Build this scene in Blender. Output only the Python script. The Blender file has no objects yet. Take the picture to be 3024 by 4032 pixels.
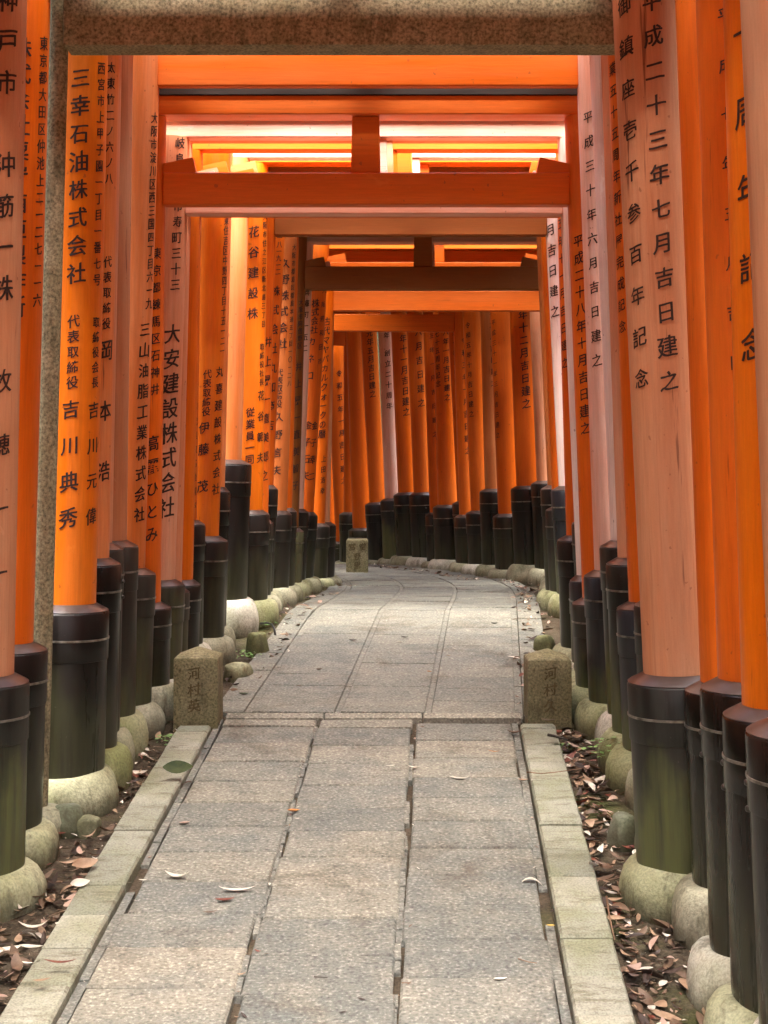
import bpy, bmesh, math, random
from mathutils import Vector, Matrix, Quaternion, noise as mnoise
random.seed(7)
R = math.radians
sc = bpy.context.scene
C = sc.collection

# ------------------------------------------------------------------ camera
FPX, CX, HY, EYE = 5596.0, 1512.0, 1823.0, 1.59      # focal length / principal column / horizon row of the 3024x4032 photograph
cd = bpy.data.cameras.new("camera")
cam = bpy.data.objects.new("camera", cd)
C.objects.link(cam)
cam.location = (0, 0, EYE)
cam.rotation_euler = (R(90), 0, 0)
cd.sensor_fit = 'HORIZONTAL'
cd.sensor_width = 36
cd.lens = 36 * FPX / 3024
cd.shift_y = -(2016 - HY) / 3024
cd.clip_start, cd.clip_end = 0.05, 500
sc.camera = cam

# ------------------------------------------------------------------ sky, sun, exposure
SUN_EL, SUN_AZ = 70, 178          # azimuth from +Y towards +X
w = bpy.data.worlds.new("World")
sc.world = w
w.use_nodes = True
nt = w.node_tree
sky = nt.nodes.new("ShaderNodeTexSky")
sky.sky_type = 'NISHITA'
sky.sun_disc = False
sky.sun_elevation = R(SUN_EL)
sky.sun_rotation = R(SUN_AZ)
sky.air_density = 0.7
sky.dust_density = 6.0
sky.ozone_density = 0.4
nt.links.new(sky.outputs[0], nt.nodes["Background"].inputs[0])
nt.nodes["Background"].inputs[1].default_value = 0.15
sd = bpy.data.lights.new("sun", 'SUN')
sd.energy = 1.4
sd.angle = R(42)
sd.color = (1.0, 0.95, 0.84)
so = bpy.data.objects.new("sun", sd)
C.objects.link(so)
dirv = Vector((math.sin(R(SUN_AZ)) * math.cos(R(SUN_EL)), math.cos(R(SUN_AZ)) * math.cos(R(SUN_EL)), math.sin(R(SUN_EL))))
so.rotation_euler = dirv.to_track_quat('Z', 'Y').to_euler()
so.location = (0, 0, 12)
sc.view_settings.view_transform = 'Standard'
sc.view_settings.look = 'None'
sc.view_settings.exposure = 4.0
sc.view_settings.gamma = 1
sc.render.engine = 'CYCLES'
sc.cycles.max_bounces = 10
sc.cycles.diffuse_bounces = 7
sc.cycles.use_denoising = True

# ------------------------------------------------------------------ helpers
def lerp(a, b, t): return a + (b - a) * t
def pw(pts, x):
    if x <= pts[0][0]: return pts[0][1]
    for (x0, y0), (x1, y1) in zip(pts, pts[1:]):
        if x <= x1: return lerp(y0, y1, (x - x0) / (x1 - x0))
    return pts[-1][1]
GP = [(-40, -.42), (-3, -.34), (0, 0), (5.38, .612), (5.42, .628), (7.5, .815), (12.5, .705), (14, .56), (20, .4), (90, .4)]
def gz(y): return pw(GP, y)
def at(px, py, Y): return Vector(((px - CX) / FPX * Y, Y, EYE + (HY - py) / FPX * Y))
def on_ground(px, py, dz=0.0):
    k = (HY - py) / FPX
    lo, hi = 1.5, 16.0
    for _ in range(60):
        m = (lo + hi) / 2
        if EYE + k * m > gz(m) + dz: lo = m
        else: hi = m
    return Vector(((px - CX) / FPX * lo, lo, gz(lo) + dz))

def obj(name, me, mat=None, parent=None, loc=None, smooth=False):
    if isinstance(me, bmesh.types.BMesh):
        m = bpy.data.meshes.new(name)
        me.normal_update()
        me.to_mesh(m)
        me.free()
        me = m
    if mat is not None:
        for k in (mat if isinstance(mat, (list, tuple)) else [mat]): me.materials.append(k)
    if smooth:
        for p in me.polygons: p.use_smooth = True
        if smooth == 'auto':
            try: me.set_sharp_from_angle(angle=R(38))
            except Exception: pass
    o = bpy.data.objects.new(name, me)
    C.objects.link(o)
    if parent is not None: o.parent = parent
    if loc is not None: o.location = loc
    return o
def tag(o, label=None, cat=None, group=None, kind=None):
    if label: o['label'] = label
    if cat: o['category'] = cat
    if group: o['group'] = group
    if kind: o['kind'] = kind
    return o
def empty(name, loc, label, cat, group=None):
    o = bpy.data.objects.new(name, None)
    C.objects.link(o)
    o.location = loc
    o.empty_display_size = .1
    return tag(o, label, cat, group)
def lathe(bm, prof, seg=40, m=None):
    rings = []
    for r, z in prof:
        ring = []
        for i in range(seg):
            a = 2 * math.pi * i / seg
            v = Vector((r * math.cos(a), r * math.sin(a), z))
            ring.append(bm.verts.new(m @ v if m else v))
        rings.append(ring)
    for a, b in zip(rings, rings[1:]):
        for i in range(seg):
            j = (i + 1) % seg
            bm.faces.new((a[i], a[j], b[j], b[i]))
    bm.faces.new(list(reversed(rings[0])))
    bm.faces.new(rings[-1])
    return rings
def box(bm, cx, cy, cz, sx, sy, sz, bev=0.0, m=None, seg=1):
    vs = []
    for dx in (-.5, .5):
        for dy in (-.5, .5):
            for dz in (-.5, .5):
                v = Vector((cx + dx * sx, cy + dy * sy, cz + dz * sz))
                vs.append(bm.verts.new(m @ v if m else v))
    idx = [(0, 1, 3, 2), (4, 6, 7, 5), (0, 4, 5, 1), (2, 3, 7, 6), (0, 2, 6, 4), (1, 5, 7, 3)]
    fs = [bm.faces.new([vs[i] for i in f]) for f in idx]
    if bev:
        es = list({e for f in fs for e in f.edges})
        bmesh.ops.bevel(bm, geom=es, offset=bev, segments=seg, affect='EDGES', profile=.6)
def tube(bm, pts, r, seg=8, taper=1.0):
    pts = [Vector(p) for p in pts]
    rings = []
    for i, p in enumerate(pts):
        d = (pts[min(i + 1, len(pts) - 1)] - pts[max(i - 1, 0)]).normalized()
        q = d.to_track_quat('Z', 'Y')
        rr = r * lerp(1, taper, i / (len(pts) - 1))
        rings.append([bm.verts.new(p + q @ Vector((rr * math.cos(2 * math.pi * k / seg), rr * math.sin(2 * math.pi * k / seg), 0))) for k in range(seg)])
    for a, b in zip(rings, rings[1:]):
        for i in range(seg):
            j = (i + 1) % seg
            bm.faces.new((a[i], a[j], b[j], b[i]))
    bm.faces.new(list(reversed(rings[0])))
    bm.faces.new(rings[-1])

# ------------------------------------------------------------------ materials
class NT:
    def __init__(s, name):
        s.m = bpy.data.materials.new(name)
        s.m.use_nodes = True
        s.t = s.m.node_tree
        s.b = s.t.nodes["Principled BSDF"]
        s.co = s.t.nodes.new("ShaderNodeTexCoord")
        s.ob = s.co.outputs["Object"]
    def n(s, typ, **kw):
        nd = s.t.nodes.new(typ)
        for k, v in kw.items(): setattr(nd, k, v)
        return nd
    def ln(s, a, b): s.t.links.new(a, b)
    def map(s, scale, src=None, rand=False):
        mp = s.n("ShaderNodeMapping")
        mp.inputs["Scale"].default_value = scale
        s.ln(src or s.ob, mp.inputs["Vector"])
        if rand:
            oi = s.n("ShaderNodeObjectInfo")
            mu = s.n("ShaderNodeMath", operation='MULTIPLY')
            mu.inputs[1].default_value = 37.0
            s.ln(oi.outputs["Random"], mu.inputs[0])
            cb = s.n("ShaderNodeCombineXYZ")
            for i in range(3): s.ln(mu.outputs[0], cb.inputs[i])
            s.ln(cb.outputs[0], mp.inputs["Location"])
        return mp.outputs[0]
    def noise(s, scale, detail=4, rough=.55, vec=None, dist=0.0):
        nd = s.n("ShaderNodeTexNoise")
        nd.inputs["Scale"].default_value = scale
        nd.inputs["Detail"].default_value = detail
        nd.inputs["Roughness"].default_value = rough
        nd.inputs["Distortion"].default_value = dist
        s.ln(vec or s.ob, nd.inputs["Vector"])
        return nd.outputs["Fac"]
    def ramp(s, fac, stops):
        r = s.n("ShaderNodeValToRGB")
        el = r.color_ramp.elements
        while len(el) < len(stops): el.new(.5)
        for e, (p, c) in zip(el, stops):
            e.position = p
            e.color = (*c, 1) if isinstance(c, (tuple, list)) else (c, c, c, 1)
        s.ln(fac, r.inputs[0])
        return r.outputs[0]
    def mix(s, fac, a, b, mode='MIX'):
        nd = s.n("ShaderNodeMix", data_type='RGBA', blend_type=mode)
        for k, v in ((0, fac), (6, a), (7, b)):
            if isinstance(v, (int, float)): nd.inputs[k].default_value = v
            elif isinstance(v, (tuple, list)): nd.inputs[k].default_value = (*v, 1)
            else: s.ln(v, nd.inputs[k])
        return nd.outputs[2]
    def math(s, op, a, b=None):
        nd = s.n("ShaderNodeMath", operation=op)
        for k, v in ((0, a), (1, b)):
            if v is None: continue
            if isinstance(v, (int, float)): nd.inputs[k].default_value = v
            else: s.ln(v, nd.inputs[k])
        return nd.outputs[0]
    def bump(s, h, strength, dist=.002):
        b = s.n("ShaderNodeBump")
        b.inputs["Strength"].default_value = strength
        b.inputs["Distance"].default_value = dist
        s.ln(h, b.inputs["Height"])
        s.ln(b.outputs[0], s.b.inputs["Normal"])
    def out(s, col, rough=.5, spec=.5):
        if isinstance(col, (tuple, list)): s.b.inputs["Base Color"].default_value = (*col, 1)
        else: s.ln(col, s.b.inputs["Base Color"])
        if isinstance(rough, (int, float)): s.b.inputs["Roughness"].default_value = rough
        else: s.ln(rough, s.b.inputs["Roughness"])
        s.b.inputs["Specular IOR Level"].default_value = spec
        return s.m

def paint(name, base, fade, amount=.5, rough=.42, cracks=0.0, spec=.3, axis='z'):
    s = NT(name)
    sc3 = (9, 9, .55) if axis == 'z' else (.55, 9, 9)
    v = s.map(sc3, rand=True)
    streak = s.noise(1.6, 5, .62, v)
    blotch = s.noise(2.2, 3, .5, s.map((1, 1, 1), rand=True))
    f = s.math('MULTIPLY', s.ramp(streak, [(.36, 0.0), (.7, 1.0)]), amount)
    f2 = s.math('ADD', f, s.math('MULTIPLY', s.ramp(blotch, [(.4, 0.0), (.75, 1.0)]), amount * .7))
    col = s.mix(f2, base, fade)
    fine = s.noise(16, 3, .6, v)
    col = s.mix(.34, col, s.ramp(fine, [(.3, .55), (.7, 1.0)]), 'MULTIPLY')
    grain = s.noise(240, 2, .5)
    col = s.mix(.10, col, s.ramp(grain, [(.35, .6), (.65, 1.0)]), 'MULTIPLY')
    if cracks:
        cv = s.map((26, 26, 1.1) if axis == 'z' else (1.1, 26, 26), rand=True)
        cr = s.ramp(s.noise(1.3, 4, .7, cv, .4), [(.29 + .02 * cracks, 1.0), (.33 + .02 * cracks, 0.0)])
        col = s.mix(s.math('MULTIPLY', cr, .7), col, (.09, .02, .01))
    chip = s.ramp(s.noise(5.5, 5, .68, s.map((2.2, 2.2, .8) if axis == 'z' else (.8, 2.2, 2.2), rand=True), .5), [(.655, 0.0), (.675, 1.0)])
    col = s.mix(s.math('MULTIPLY', chip, .25 + .35 * amount), col, fade)
    dv = s.map((34, 34, .7) if axis == 'z' else (.7, 34, 34), rand=True)
    drip = s.ramp(s.noise(1.1, 4, .65, dv, .3), [(.60, 0.0), (.66, 1.0)])
    col = s.mix(s.math('MULTIPLY', drip, .16 + .12 * cracks), col, (.20, .045, .012))
    speck = s.ramp(s.noise(42, 2, .5, s.map((1, 1, .8), rand=True)), [(.72, 0.0), (.74, 1.0)])
    col = s.mix(s.math('MULTIPLY', speck, .5), col, (.16, .05, .02))
    rr = s.ramp(streak, [(.3, rough - .08), (.75, min(1, rough + .22))])
    s.bump(s.math('ADD', s.math('MULTIPLY', fine, .7), s.math('MULTIPLY', streak, .5)), .18, .004)
    return s.out(col, rr, spec)

PAL = {
    'orange': ((.66, .116, .002), (.68, .175, .024), .45, .36, .1),
    'yellow': ((.67, .140, .002), (.68, .19, .02), .4, .36, .1),
    'deep':   ((.60, .102, .002), (.62, .135, .008), .35, .42, .1),
    'salmon': ((.66, .160, .018), (.68, .255, .10), .75, .5, .3),
    'pink':   ((.62, .215, .085), (.67, .34, .21), .85, .58, .5),
    'rose':   ((.51, .185, .075), (.55, .275, .15), .8, .62, .6),
    'pale':   ((.72, .33, .21), (.78, .54, .46), .85, .6, .4),
    'white':  ((.82, .60, .53), (.85, .77, .73), .8, .6, .4),  # skylight glare on pink pillars, its brightness put into the paint
    'dull':   ((.50, .12, .015), (.50, .18, .06), .6, .55, .3),
    'shaded_orange':   ((.22, .058, .004), (.26, .075, .008), .4, .62, 0.0),  # orange beam in shade, the shade put into the paint colour
    'brown':  ((.17, .054, .006), (.20, .070, .012), .6, .65, .3),
    'tan':    ((.48, .20, .09), (.45, .26, .15), .7, .62, .8),
}
MAT = {}
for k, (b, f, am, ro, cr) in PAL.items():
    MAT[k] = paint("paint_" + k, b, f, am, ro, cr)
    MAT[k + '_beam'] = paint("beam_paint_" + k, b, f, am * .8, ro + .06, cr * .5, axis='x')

def mk_sleeve(name, c0, c1, rough, moss=0.0, dust=0.0):
    s = NT(name)
    v = s.map((14, 14, .9), rand=True)
    st = s.noise(1.5, 5, .62, v)
    col = s.mix(s.ramp(st, [(.4, 0.0), (.7, 1.0)]), c0, c1)
    sp = s.n("ShaderNodeSeparateXYZ")
    s.ln(s.ob, sp.inputs[0])
    bl = s.noise(5, 4, .6, s.map((1, 1, .45), rand=True))
    if dust:
        h = s.ramp(sp.outputs[2], [(.10, 1.0), (.55, 0.0)])
        df = s.math('MULTIPLY', s.math('MULTIPLY', s.math('MULTIPLY', h, .7), s.ramp(st, [(.25, .25), (.7, 1.0)])), dust)
        col = s.mix(df, col, (.12, .108, .078))
    if moss:
        h2 = s.ramp(sp.outputs[2], [(.08, .34), (.62, .0)])
        mf = s.ramp(s.math('ADD', s.math('MULTIPLY', s.math('ADD', bl, s.noise(2.6, 3, .5, s.map((1, 1, .25), rand=True))), .55), h2), [(.70, 0.0), (.80, 1.0)])
        mf = s.math('MULTIPLY', mf, s.ramp(s.noise(3, 4, .6, v), [(.3, .3), (.6, 1.0)]))
        col = s.mix(s.math('MULTIPLY', mf, moss), col, (.105, .12, .038))
    sc_ = s.ramp(s.noise(90, 3, .7), [(.68, 0.0), (.78, 1.0)])
    col = s.mix(s.math('MULTIPLY', sc_, .35), col, (.22, .20, .17))
    s.bump(s.noise(30, 4, .6, v), .12, .004)
    return s.out(col, s.ramp(st, [(.3, rough - .1), (.75, rough + .22)]), .35)
SLV = {
    'black': mk_sleeve("black_cladding", (.004, .003, .003), (.012, .009, .008), .32, .2, .32),
    'gloss': mk_sleeve("glossy_black_cladding", (.004, .0025, .002), (.012, .007, .006), .22, .15, .2),
    'moss':  mk_sleeve("mossy_cladding", (.006, .006, .0055), (.024, .024, .019), .40, .85, .65),
    'grey':  mk_sleeve("weathered_cladding", (.012, .010, .008), (.038, .032, .024), .48, .45, .75),
    'blue':  mk_sleeve("slate_cladding", (.009, .010, .014), (.032, .036, .045), .36, .7, .45),
}
def mk_lid():
    s = NT("lid_metal")
    n = s.noise(9, 4, .6, s.map((1, 1, 1), rand=True))
    return s.out(s.ramp(n, [(.3, (.020, .012, .010)), (.7, (.060, .042, .036))]), .32, .6)
LID = mk_lid()
s = NT("band_metal"); s.b.inputs["Metallic"].default_value = .8
BAND = s.out(s.ramp(s.noise(40, 3), [(.3, (.10, .085, .07)), (.7, (.38, .35, .31))]), .38)
s = NT("bolt_metal"); s.b.inputs["Metallic"].default_value = .9
BOLT = s.out((.10, .095, .09), .28)
s = NT("ink"); INK = s.out(s.ramp(s.noise(34, 5, .7), [(.3, (.012, .006, .005)), (.60, (.03, .013, .010)), (.72, (.13, .045, .018))]), .5, .4)
s = NT("old_ink"); INK2 = s.out(s.ramp(s.noise(60, 3), [(.3, (.05, .012, .008)), (.75, (.10, .028, .012))]), .5, .4)
s = NT("black_paint_wood")
BLK = s.out(s.ramp(s.noise(2, 5, .6, s.map((1, 14, 14), rand=True)), [(.35, (.012, .010, .010)), (.75, (.05, .040, .036))]), .55, .4)

def mk_stone(name, a, b, moss, mossc=(.15, .19, .04), scale=1.0, rough=.85, spk=.5, gs=120, soil=True):
    s = NT(name)
    n1 = s.noise(6 * scale, 6, .62, s.map((1, 1, 1), rand=True))
    n2 = s.noise(2.6 * scale, 5, .6, s.map((1, 1, .8), rand=True))
    g = s.noise(gs, 3, .65)
    col = s.mix(s.ramp(n1, [(.3, 0.0), (.7, 1.0)]), a, b)
    col = s.mix(s.math('MULTIPLY', s.ramp(n2, [(.40, 0.0), (.62, 1.0)]), moss), col, mossc)
    col = s.mix(spk, col, s.ramp(g, [(.32, .35), (.5, .9), (.68, 1.35)]), 'MULTIPLY')
    dk = s.ramp(s.noise(16, 5, .7, s.map((1, 1, .30), rand=True)), [(.34, 1.0), (.47, 0.0)])
    col = s.mix(s.math('MULTIPLY', dk, .6), col, (.06, .055, .03))
    if soil:
        sp = s.n("ShaderNodeSeparateXYZ")
        s.ln(s.ob, sp.inputs[0])
        sm = s.ramp(s.math('ADD', sp.outputs[2], s.math('MULTIPLY', s.noise(14, 5, .7, s.map((1, 1, .6), rand=True)), -.14)), [(-.06 + .06, 1.0), (.0, 0.0)]) if False else s.ramp(s.math('SUBTRACT', s.noise(11, 5, .7, s.map((1, 1, .5), rand=True)), s.math('MULTIPLY', sp.outputs[2], 5.0)), [(.12, 0.0), (.42, 1.0)])
        col = s.mix(s.math('MULTIPLY', sm, .6), col, (.055, .05, .026))
    s.bump(s.math('ADD', s.math('MULTIPLY', n1, .6), s.math('MULTIPLY', g, .4)), .6, .008)
    return s.out(col, rough, .3)
STN = {
    'grey':  mk_stone("base_grey", (.27, .268, .185), (.42, .41, .30), .5, (.205, .21, .105)),
    'green': mk_stone("base_green", (.275, .285, .165), (.43, .435, .285), .7, (.205, .22, .08)),
    'white': mk_stone("base_white", (.42, .42, .34), (.64, .62, .54), .5, (.30, .315, .15)),
    'moss':  mk_stone("base_moss", (.25, .258, .14), (.38, .385, .235), .75, (.17, .19, .06)),
    'rock':  mk_stone("rock_grey", (.13, .14, .11), (.24, .25, .19), .6, (.12, .16, .06)),
    'marker': mk_stone("marker_granite", (.165, .145, .075), (.275, .245, .145), .3, (.10, .11, .03), 1.4, .9, .85, 110, False),
    'torii': mk_stone("torii_granite", (.23, .20, .12), (.34, .30, .195), .2, (.16, .15, .06), 2.2, .85, 1.0, 105, False),
}
s = NT("carving_dark"); CARVE = s.out(s.ramp(s.noise(80, 3), [(.3, (.06, .045, .02)), (.7, (.14, .11, .05))]), .9, .2)

def mk_paver():
    s = NT("paver_concrete")
    geo = s.n("ShaderNodeNewGeometry")
    pos = geo.outputs["Position"]
    at_ = s.n("ShaderNodeAttribute"); at_.attribute_name = "tone"
    big = s.noise(2.6, 5, .62, s.map((1, 1.6, 1), pos))
    mid = s.noise(9, 5, .65, pos)
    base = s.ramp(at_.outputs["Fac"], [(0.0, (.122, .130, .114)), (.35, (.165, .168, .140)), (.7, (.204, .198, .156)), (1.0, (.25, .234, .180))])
    col = s.mix(s.ramp(big, [(.46, 0.0), (.64, .6)]), base, (.115, .127, .118))
    col = s.mix(s.ramp(mid, [(.35, .0), (.7, .35)]), col, (.34, .315, .24))
    dm = s.ramp(s.noise(3.1, 6, .7, pos, .6), [(.52, 0.0), (.70, .7)])
    col = s.mix(dm, col, (.085, .068, .045))
    sp = s.ramp(s.noise(110, 2, .5, pos), [(.30, .5), (.46, .93), (.58, 1.0), (.68, 1.75)])
    col = s.mix(.85, col, sp, 'MULTIPLY')
    sp2 = s.ramp(s.noise(75, 2, .5, s.map((1, 1.7, 1), pos)), [(.3, .6), (.5, 1.0), (.72, 1.2)])
    col = s.mix(.5, col, sp2, 'MULTIPLY')
    s.bump(s.math('ADD', s.noise(150, 3, .6, pos), s.math('MULTIPLY', s.noise(40, 3, .6, pos), 1.0)), .75, .005)
    return s.out(col, .82, .3)
PAVER = mk_paver()
def mk_kerb():
    s = NT("kerb_concrete")
    geo = s.n("ShaderNodeNewGeometry")
    pos = geo.outputs["Position"]
    at_ = s.n("ShaderNodeAttribute"); at_.attribute_name = "tone"
    base = s.ramp(at_.outputs["Fac"], [(0.0, (.19, .197, .150)), (1.0, (.315, .312, .245))])
    col = s.mix(s.ramp(s.noise(5, 5, .65, pos), [(.42, 0.0), (.68, .7)]), base, (.165, .172, .09))
    col = s.mix(s.ramp(s.noise(12, 5, .7, s.map((.6, 2.2, 1), pos)), [(.52, 0.0), (.68, .75)]), col, (.10, .085, .05))
    col = s.mix(.6, col, s.ramp(s.noise(190, 2, .5, pos), [(.3, .5), (.5, 1.0), (.72, 1.35)]), 'MULTIPLY')
    s.bump(s.noise(120, 4, .6, pos), .45, .004)
    return s.out(col, .85, .3)
KERB = mk_kerb()
def mk_ground():
    s = NT("dirt")
    geo = s.n("ShaderNodeNewGeometry")
    pos = geo.outputs["Position"]
    col = s.ramp(s.noise(7, 6, .7, pos), [(.3, (.040, .030, .019)), (.55, (.095, .074, .048)), (.75, (.17, .14, .10))])
    col = s.mix(s.ramp(s.noise(2.3, 5, .6, pos), [(.55, 0.0), (.7, .7)]), col, (.07, .085, .022))
    col = s.mix(.6, col, s.ramp(s.noise(120, 3, .6, pos), [(.3, .4), (.7, 1.4)]), 'MULTIPLY')
    s.bump(s.noise(45, 6, .7, pos), .9, .02)
    return s.out(col, .95, .2)
DIRT = mk_ground()
s = NT("sky_block_green")  # dark green for the unseen slopes that block sky light
_p = s.n("ShaderNodeNewGeometry").outputs["Position"]
_c = s.ramp(s.noise(3.2, 6, .7, _p), [(.3, (.004, .006, .002)), (.5, (.010, .015, .005)), (.72, (.026, .034, .011))])
s.bump(s.noise(9, 6, .75, _p), 1.0, .2)
SKY_BLOCK = s.out(_c, .9, .15)
def mk_leaf(name, a, b, rough=.55):
    s = NT(name)
    n = s.noise(30, 4, .6)
    return s.out(s.ramp(n, [(.3, a), (.7, b)]), rough, .4)
LEAF = {
    'brown': mk_leaf("leaf_brown", (.075, .045, .026), (.165, .105, .062)),
    'red': mk_leaf("leaf_red", (.10, .022, .012), (.19, .055, .03)),
    'tan': mk_leaf("leaf_tan", (.24, .15, .085), (.36, .25, .16)),
    'pale': mk_leaf("leaf_pale", (.46, .42, .34), (.62, .58, .48)),
    'pink': mk_leaf("leaf_pink", (.30, .20, .15), (.42, .30, .235)),
    'dark': mk_leaf("leaf_dark", (.022, .014, .010), (.05, .03, .02)),
    'green': mk_leaf("leaf_green", (.014, .030, .006), (.05, .062, .012), .75),
    'yellow': mk_leaf("leaf_yellow", (.40, .28, .05), (.52, .40, .12)),
    'orange': mk_leaf("leaf_orange", (.34, .13, .03), (.45, .2, .06)),
}
WEED = mk_leaf("weed_green", (.10, .22, .05), (.22, .38, .12), .5)
BLADE = mk_leaf("blade_green", (.08, .19, .07), (.20, .34, .18), .45)
TWIG = mk_leaf("twig", (.10, .055, .03), (.24, .14, .08), .7)
STICK = mk_leaf("stick_dark", (.02, .016, .012), (.05, .04, .03), .7)
s = NT("cable_rubber"); CABLE = s.out((.012, .012, .013), .45)

# ------------------------------------------------------------------ ground, paving, kerbs
def ground_h(x, y):
    z = gz(y) - .022
    ax = abs(x)
    if ax > 2.0: z += (min(ax, 10) - 2.0) * 1.7  # sides raised steeply to keep low sky light out
    if y > 16: z += (min(y, 28) - 16) * 1.2
    if y < -4: z += (-4 - max(y, -40)) * .25
    if ax < 2.5 and 0 < y < 16: z += .010 * mnoise.noise(Vector((x * 5, y * 5, 1)))
    return z
def grid(name, xs, ys, h, mat):
    bm = bmesh.new()
    g = [[bm.verts.new((x, y, h(x, y))) for x in xs] for y in ys]
    for i in range(len(ys) - 1):
        for j in range(len(xs) - 1):
            bm.faces.new((g[i][j], g[i][j + 1], g[i + 1][j + 1], g[i + 1][j]))
    tag(obj(name, bm, mat, smooth=True), kind='structure')
def sky_block_h(x, y):
    z = ground_h(x, y)
    return z + (.5 * mnoise.noise(Vector((x * .9, y * .9, z * .5))) if abs(x) > 2.3 or y > 17 else 0)
def build_ground():
    grid("ground", [-90, -40, -12, -6, -3, -2.0] + [-1.6 + .1 * i for i in range(33)] + [2.0, 3, 6, 12, 40, 90],
         [-90, -30, -8, -3, -2, -1, 0] + [1 + .1 * i for i in range(150)] + [17, 20, 30, 60, 200], lambda x, y: ground_h(x, y) if abs(x) <= 2 and y <= 16 else gz(y) - .03, DIRT)
    ys = [-30, -15, -8] + [-6 + .4 * i for i in range(56)]
    grid("sky_blocking_slope", [-60, -30, -14] + [-11 + .45 * i for i in range(20)] + [-2.0], ys, sky_block_h, SKY_BLOCK)  # unseen slopes added around the tunnel to block light from outside
    grid("sky_blocking_slope", [2.0] + [2.45 + .45 * i for i in range(20)] + [14, 30, 60], ys, sky_block_h, SKY_BLOCK)
    grid("sky_blocking_slope", [-60, -30, -10] + [-8 + .5 * i for i in range(33)] + [10, 30, 60], [16 + .5 * i for i in range(26)] + [32, 45, 70], sky_block_h, SKY_BLOCK)
build_ground()

def XL(y): return -.730 + .0402 * (y - 3.127)
def XR(y): return .420 + .0402 * (y - 3.127)
CP = [(5.4, -.008), (7.5, .163), (8.6, .255), (9.4, .29), (10.2, .235), (11, .08), (11.8, -.19), (12.6, -.55), (13.6, -1.1), (15, -2.0)]
def spline(pts, y):
    for i in range(len(pts) - 1):
        if y <= pts[i + 1][0] or i == len(pts) - 2:
            (x1, y1), (x2, y2) = pts[i], pts[i + 1]
            m1 = (pts[i + 1][1] - pts[max(i - 1, 0)][1]) / (pts[i + 1][0] - pts[max(i - 1, 0)][0])
            j = min(i + 2, len(pts) - 1)
            m2 = (pts[j][1] - pts[i][1]) / (pts[j][0] - pts[i][0])
            t = (y - x1) / (x2 - x1); d = x2 - x1
            return (2*t**3-3*t*t+1)*y1 + (t**3-2*t*t+t)*d*m1 + (-2*t**3+3*t*t)*y2 + (t**3-t*t)*d*m2
def slab(bm, q, top, th, tone, lay, bev=.004, tilt=(0, 0)):
    """a paving block from four ground points (near-left, near-right, far-right, far-left)"""
    c = sum((Vector((x, y)) for x, y in q), Vector((0, 0))) / 4
    up, dn = [], []
    for x, y in q:
        d = Vector((x, y)) - c
        z = gz(y) + top + d.x * tilt[0] + d.y * tilt[1]
        ins = Vector((x, y)) - d.normalized() * bev * 1.3
        up.append((bm.verts.new((ins.x, ins.y, z)), bm.verts.new((x, y, z - bev))))
        dn.append(bm.verts.new((x, y, z - th)))
    fs = [bm.faces.new([u[0] for u in up])]
    for i in range(4):
        j = (i + 1) % 4
        fs.append(bm.faces.new((up[i][1], up[j][1], up[j][0], up[i][0])))
        fs.append(bm.faces.new((dn[i], dn[j], up[j][1], up[i][1])))
    for f in fs: f[lay] = tone
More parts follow.
